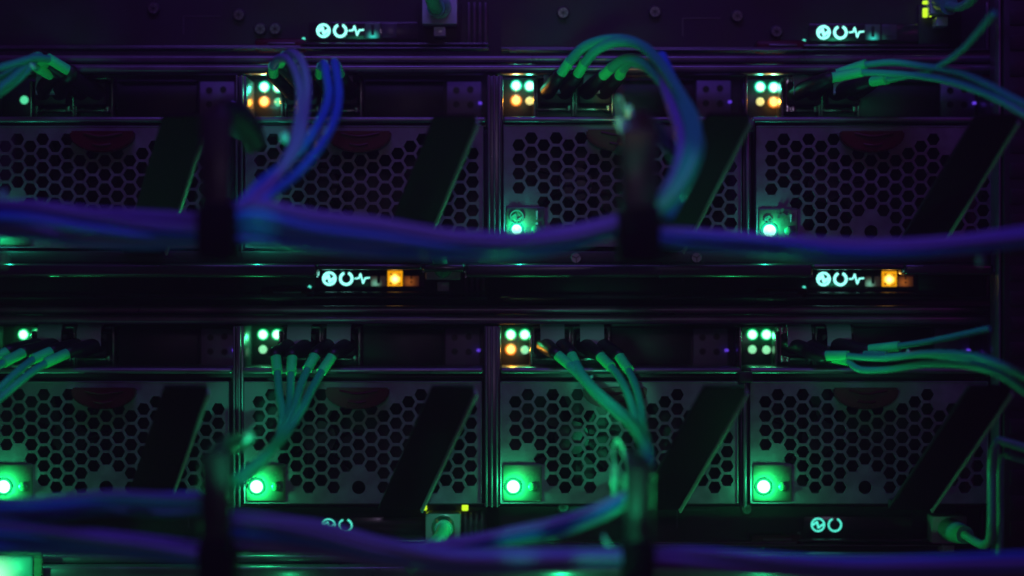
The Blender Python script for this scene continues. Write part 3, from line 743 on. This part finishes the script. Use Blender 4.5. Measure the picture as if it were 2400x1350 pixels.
# ------------------------------------------------------------------ cables in the foreground
def cable(pts, r, m, label, group, name="fibre_cable"):
    mb = MB(); mb.tube([P(*p) for p in pts], r * S, 14, 10)
    o = mb.build(name, M[m]); tag(o, label, "cable", group); return o

def bundle(centre, n, spread, r, mats, label_f, group, dspread=14, seed=1, twist=1.2):
    rnd = random.Random(seed)
    for i in range(n):
        a0 = 2 * math.pi * i / n + rnd.uniform(-.3, .3); rr = (0.35 + 0.65 * ((i * 7) % n) / n)
        pts = []
        for j, (x, y, d, *w) in enumerate(centre):
            sp = (w[0] if w else spread)
            a = a0 + twist * j / max(1, len(centre) - 1) + rnd.uniform(-.12, .12)
            pts.append((x, y + math.sin(a) * sp * rr, d + math.cos(a) * dspread * rr))
        hgt = math.sin(a0 + twist * .5) * rr
        m = ('violet' if hgt < -.35 else ('blue' if hgt < .45 else mats[i % len(mats)])) if mats[0] != 'violet' else mats[i % len(mats)]  # violet sorted to the top: the bundle's purple highlight put into jacket colours
        cable(pts, r * rnd.uniform(.85, 1.1), m, label_f(m), group)

TXT = {'violet': 'violet', 'blue': 'blue', 'aqua': 'teal'}
# upper bundle: left of the arm, between the arms, right of the arm
bundle([(-120, 520, 118, 50), (60, 515, 118, 46), (200, 530, 116, 42), (350, 540, 116, 40), (505, 540, 120, 32)], 16, 50, 8.5, ['blue', 'violet', 'blue', 'blue'],
       lambda m: "one of the out of focus %s cables left of the left arm, upper level" % TXT[m], "upper left cable bundle", seed=3)
bundle([(505, 540, 120, 40), (600, 525, 122, 52), (740, 545, 122, 48), (900, 560, 122, 44), (1060, 575, 120, 34), (1200, 576, 118, 30), (1330, 560, 116, 26), (1440, 530, 116, 20), (1500, 505, 116, 16)], 20, 50, 9, ['blue', 'violet', 'blue', 'aqua', 'blue'],
       lambda m: "one of the out of focus %s cables sagging between the two arms, upper level" % TXT[m], "upper middle cable bundle", seed=5)
bundle([(1500, 550, 116, 20), (1650, 560, 116, 28), (1800, 572, 118, 32), (1950, 585, 118, 30), (2100, 585, 118, 26), (2260, 572, 118, 24), (2470, 545, 118, 28)], 14, 30, 8.5, ['blue', 'blue', 'violet'],
       lambda m: "one of the out of focus %s cables right of the right arm, upper level" % TXT[m], "upper right cable bundle", seed=9)
# lower bundle
bundle([(-120, 1262, 122, 42), (60, 1262, 122, 36), (230, 1272, 122, 28), (380, 1288, 122, 26), (505, 1305, 122, 26)], 12, 40, 9, ['blue', 'blue', 'violet'],
       lambda m: "one of the out of focus %s cables low at the left edge" % TXT[m], "lower left cable bundle", seed=11)
bundle([(-120, 1205, 118, 34), (80, 1195, 118, 26), (250, 1178, 116, 24), (400, 1182, 116, 26), (520, 1178, 116, 20)], 9, 30, 8, ['violet', 'aqua', 'blue'],
       lambda m: "one of the out of focus %s cables crossing above the lowest left bundle" % TXT[m], "upper strands of the lower left bundle", seed=12)
bundle([(505, 1240, 120, 44), (620, 1245, 122, 46), (760, 1262, 122, 42), (900, 1292, 122, 32), (1050, 1314, 122, 26), (1200, 1314, 120, 24), (1360, 1310, 120, 20), (1500, 1306, 120, 16)], 18, 50, 9, ['violet', 'blue', 'violet', 'blue', 'blue'],
       lambda m: "one of the out of focus %s cables along the bottom between the two arms" % TXT[m], "lower middle cable bundle", seed=15)
bundle([(1500, 1306, 120, 20), (1640, 1310, 120, 24), (1800, 1325, 120, 26), (2000, 1335, 120, 26), (2200, 1330, 120, 28), (2460, 1318, 120, 30)], 12, 32, 9.5, ['violet', 'violet', 'blue'],
       lambda m: "one of the out of focus %s cables along the bottom right" % TXT[m], "lower right cable bundle", seed=17)
# cables that turn back left from the lower right arm
bundle([(1505, 1120, 98, 18), (1478, 1160, 92, 20), (1440, 1185, 92, 24), (1380, 1212, 94, 24), (1300, 1238, 98, 24), (1200, 1256, 102, 20), (1100, 1276, 106, 18), (980, 1292, 110, 18), (860, 1300, 112, 18)], 9, 22, 7, ['blue', 'aqua', 'aqua'],
       lambda m: "one of the %s cables curving from the lower right arm down to the left" % TXT[m], "cables curving back from the lower right arm", dspread=10, seed=21)

# ------------------------------------------------------------------ cable manager arms and straps
def arm(x0, x1, ytop, ybot, hook, label):
    r = empty("cable_manager", P((x0 + x1) / 2, ybot, 125)); tag(r, label, "cable manager", "black cable manager arms")
    c = r.location; q = lambda v: Vector(v) - c
    mb = MB(); a = q(P(x0, ytop, 138)); b = q(P(x1, ybot, 138)); mb.box(a.x, b.x, a.y, a.y + .006, b.z, a.z, .002); mb.build("upright", M['black'], r)
    # short stay from the rack to the upright
    mb = MB(); a = q(P(x0 + 14, ytop + 6, 138)); b = q(P(x1 - 14, ytop + 26, 138)); mb.box(a.x, b.x, a.y + .004, a.y + .12, b.z, a.z, .001); mb.build("stay", M['black'], r)
    if hook:
        mb = MB(); mb.tube([q(P(x, y, d)) for x, y, d in hook], [.0075, .0085, .0078, .006, .005], 16, 8, 0.4); mb.build("hook", M['black'], r)
    mb = MB()
    mb.box(q(P(x0 - 6, 0, 140)).x, q(P(x1 + 6, 0, 140)).x, -.018, .012, q(P(0, ybot + 6, 140)).z, q(P(0, ybot - 130, 140)).z, .003); mb.build("strap", M['velcro'], r)
    return r
arm(466, 542, 262, 606, [(500, 300, 132), (505, 268, 125), (540, 268, 112), (580, 300, 96), (602, 345, 84)], "black cable arm with a curved hook, upper left")
arm(1456, 1542, 300, 612, [(1500, 350, 132), (1506, 312, 128), (1525, 300, 118), (1560, 330, 100), (1580, 380, 90)], "black cable arm standing beside the violet risers, upper right")
arm(468, 540, 1060, 1400, [(500, 1110, 132), (500, 1070, 124), (525, 1050, 112), (555, 1040, 96), (585, 1024, 84)], "black cable arm with a green lit tip, lower left")
arm(1466, 1530, 1090, 1400, [(1498, 1150, 132), (1498, 1105, 128), (1505, 1090, 118), (1510, 1092, 108), (1515, 1096, 98)], "black cable arm under the slanting green leads, lower right")

# ------------------------------------------------------------------ cable ties
def tie(px, py, d, w, h, ang, label, tail=None):
    r = empty("cable_tie", P(px, py, d)); tag(r, label, "cable tie", "pale nylon cable ties")
    r.rotation_euler = (0, -math.radians(ang), 0)
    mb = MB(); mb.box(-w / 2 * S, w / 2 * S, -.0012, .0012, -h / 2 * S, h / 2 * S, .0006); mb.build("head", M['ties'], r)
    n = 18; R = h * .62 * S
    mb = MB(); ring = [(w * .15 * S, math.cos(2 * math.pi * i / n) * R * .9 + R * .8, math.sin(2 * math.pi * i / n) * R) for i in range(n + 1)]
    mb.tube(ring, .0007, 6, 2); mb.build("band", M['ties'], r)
    if tail:
        mb = MB(); mb.tube([Vector((x * S, -z / 1000, -y * S)) for x, y, z in tail], .0009, 8, 6, 0.4); mb.build("tail", M['ties'], r)
tie(667, 322, 84, 18, 20, 0, "bright cyan lit cable tie on the hanging violet loop")
tie(1462, 975, 56, 26, 12, -35, "bright green lit cable tie on the slanting leads")
tie(1378, 893, 26, 10, 22, -35, "small green lit tie where two leads merge")
tie(1584, 420, 106, 16, 12, -30, "teal cable tie on the right arch above the arm")
tie(1608, 436, 108, 16, 14, -30, "greener of the two ties above the right arm")
tie(1526, 164, 44, 14, 18, -20, "salmon lit cable tie at the right shoulder of the arch")
tie(605, 520, 128, 8, 10, 0, "tiny teal tie end right of the upper left arm")
tie(1218, 1252, 100, 20, 18, 0, "square green lit tie on the cables curving left")
tie(2128, 828, 30, 8, 10, 0, "tiny teal tie on the lower right leads")
tie(975, 592, 124, 50, 9, -18, "pale tie end lying under the upper sagging bundle")
tie(980, 1310, 124, 30, 40, 0, "pale teal tie around the bottom middle bundle")
tie(1440, 1128, 92, 12, 66, 0, "long upright green tie loop left of the lower right arm", [(0, -30, 0), (-2, -60, -4), (6, -86, -8), (22, -60, -6), (28, -20, 0)])
tie(1466, 1130, 92, 14, 40, 0, "short green tie beside the long upright loop")
tie(1468, 1166, 92, 14, 24, 0, "lowest green tie bead at the lower right arm")
tie(1424, 1276, 112, 10, 30, 30, "slanting green tie tail under the curving cables")
tie(1458, 300, 96, 20, 44, 25, "frayed green tie end left of the upper right arm", [(0, -20, 0), (10, -40, -4), (14, -60, -6), (24, -62, -2), (20, -30, 0), (10, 20, 0)])
tie(1474, 262, 96, 18, 24, 20, "orange lit tie end above the frayed green one")
tie(2296, 610, 124, 12, 12, 0, "small teal tie tip under the upper right bundle")
tie(75, 155, 40, 8, 10, 40, "bright teal lead tip at upper left")
tie(6, 460, 122, 16, 20, 0, "teal tie at the left edge above the upper bundle")
tie(4, 605, 118, 20, 26, 0, "green tie at the left edge below the upper bundle")

tie(562, 1036, 98, 66, 20, 26, "green piece added for the lit hook tip of the lower left arm")  # green plate stands in for light on the black hook tip

# ------------------------------------------------------------------ ethernet cables with clear plugs
def ethernet(px, py, path, label, w=84, h=62, lights=None, cordr=.0033):
    r = empty("ethernet_cable", P(px, py, -34)); tag(r, label, "network cable", "ethernet cables in the thin units")
    c = r.location; q = lambda v: Vector(v) - c
    mb = MB(); mb.box(-w / 2 * S, w / 2 * S, -.012, .010, -h / 2 * S, h / 2 * S, .0008); mb.build("plug", M['rj'], r)
    mb = MB(); mb.box(-.0028, .0028, -.010, .006, -h / 2 * S - .0055, -h / 2 * S - .001, .0005); mb.build("clip", M['rj'], r)
    if path:
        p0 = q(P(*path[0]))
        mb = MB(); mb.tube([(0, -.011, 0), p0 * .5 + Vector((0, -.012, 0)) * .5, p0], [.0058, .0052, .0042], 18, 6); mb.build("boot", M['grey'], r)
        mb = MB(); mb.tube([p0 * .9 + Vector((0, -.001, 0))] + [q(P(*x)) for x in path], cordr, 16, 10); mb.build("cord", M['grey'], r)
    if lights:
        for x, y, ww, hh in lights:
            mb = MB(); g = q(P(x, y, -32)); mb.box(g.x - ww / 2 * S, g.x + ww / 2 * S, g.y - .001, g.y + .001, g.z - hh / 2 * S, g.z + hh / 2 * S, .0004); mb.build("link_light", M['lime'], r)
    return r
ethernet(1032, 22, [(1022, 18, -2), (1012, -5, 14), (1000, -60, 30)], "ethernet plug at the top edge left of the ridged post, its cord going up", h=84)
ethernet(1040, 618, [(1038, 632, -6), (1030, 610, 4), (1010, 560, 20)], "ethernet plug half hidden by the tray bar next to the orange lights", h=78)
ethernet(1040, 1230, [(1040, 1240, -2), (1030, 1262, 16), (1000, 1290, 30), (960, 1330, 44)], "ethernet plug with two lime lights above it, left of the ridged post", lights=[(995, 1190, 11, 12), (1090, 1190, 15, 14)], h=66)
ethernet(2215, 1236, [(2262, 1254, 10), (2300, 1276, 22), (2318, 1268, 32), (2324, 1230, 38), (2325, 1150, 40), (2326, 1070, 40), (2338, 1036, 40), (2362, 1038, 42), (2440, 1062, 46)],
         "green lit ethernet cord bending up and right at the lower right", h=66, cordr=.0021)
mb = MB(); mb.tube([P(*x) for x in [(2340, 1330, 30), (2344, 1240, 34), (2344, 1150, 36), (2345, 1090, 36), (2354, 1068, 36), (2375, 1072, 38), (2450, 1096, 42)]], .0016, 14, 10)
tag(mb.build("network_cable", M['grey']), "inner green lit cord running beside the bent ethernet cord at lower right", "network cable")
r = ethernet(2200, 10, [(2225, 14, 0), (2252, 16, 14), (2285, -8, 30), (2320, -70, 44)], "dark ethernet plug at the upper right corner beside lime lights", lights=[(2168, 30, 11, 22), (2168, 6, 12, 8), (2180, 34, 6, 12)], h=60, w=60, cordr=.0022)

# ------------------------------------------------------------------ lamps of the next row at the bottom edge
M['lowlamp'] = glow_mat("corner_lamp_light", (0.35, 1.0, 0.5), (0.0, 0.75, 0.25), 1.6, 0.25, -30 * S, 0, 75 * S)
def low_lamp(x, y, w, h, label, power, e='lowlamp'):
    r = empty("lamp_window", P(x, y, 16)); tag(r, label, "indicator lamp", "green lamps along the bottom edge")
    mb = MB(); mb.box(-w / 2 * S, w / 2 * S, -.001, .002, -h / 2 * S, h / 2 * S, .001); mb.build("lens", M[e], r)
    mb = MB(); mb.box(-w * .7 * S, w * .7 * S, .001, .004, -h * .8 * S, h * .8 * S, .001); mb.build("lens_housing", M['window'], r)
    point("low_lamp_light", (0.004, -.014, .006), power, (0.02, 1, .3), .002, r)
low_lamp(20, 1350, 110, 92, "large green lamp cut by the lower left corner", 0.03)
low_lamp(1300, 1396, 90, 30, "green lamp glow at the bottom edge below the lower right arm", 0.03)
low_lamp(1792, 1392, 70, 30, "green lamp glow at the bottom edge right of the arm", 0.03)
low_lamp(640, 1400, 70, 30, "green lamp glow at the bottom edge right of the left arm", 0.006)

# added green spots that brighten every group of sleeves; the rack has no such lamps
for (x, y, p) in ((90, 150, .012), (690, 150, .012), (1390, 130, .020), (2030, 150, .016), (70, 850, .012), (710, 860, .016), (1390, 860, .022), (2030, 830, .018)):
    spot("lead_fill_spot", P(x - 20, y + 60, 130), P(x, y, 0), p * 5.4, (0.05, 1.0, 0.5), 32, .01)

# added narrow coloured spots without real sources, for glints on ties and hook tip
for (x, y, d, p, deg, c) in ((667, 322, 84, .10, 5, (0.05, 1, .8)), (1462, 975, 56, .16, 5, (0.1, 1, .5)), (1445, 1115, 92, .14, 7, (0.02, 1, .4)),
                          (1460, 306, 96, .07, 6, (0.02, 1, .4)), (1474, 256, 96, .10, 5, (1.0, .45, .1)), (1218, 1252, 100, .08, 4, (0.02, 1, .6)),
                          (605, 520, 128, .06, 3, (0.02, 1, .7)), (565, 1036, 98, .16, 7, (0.02, 1, .45)), (1424, 1276, 112, .10, 6, (0.02, 1, .4)),
                          (1596, 428, 108, .06, 6, (0.02, 1, .7)), (1378, 893, 26, .06, 4, (0.02, 1, .4))):
    spot("glint_spot", P(x, y + 260, d + 330), P(x, y, d), p * 13, c, deg, .004, .6)
spot("glint_spot", P(1020, 1000, 160), P(1040, 1238, 0), 0.16, (0.05, 1, 0.6), 15, .004, .6)  # added spot that brightens the lower ethernet plug
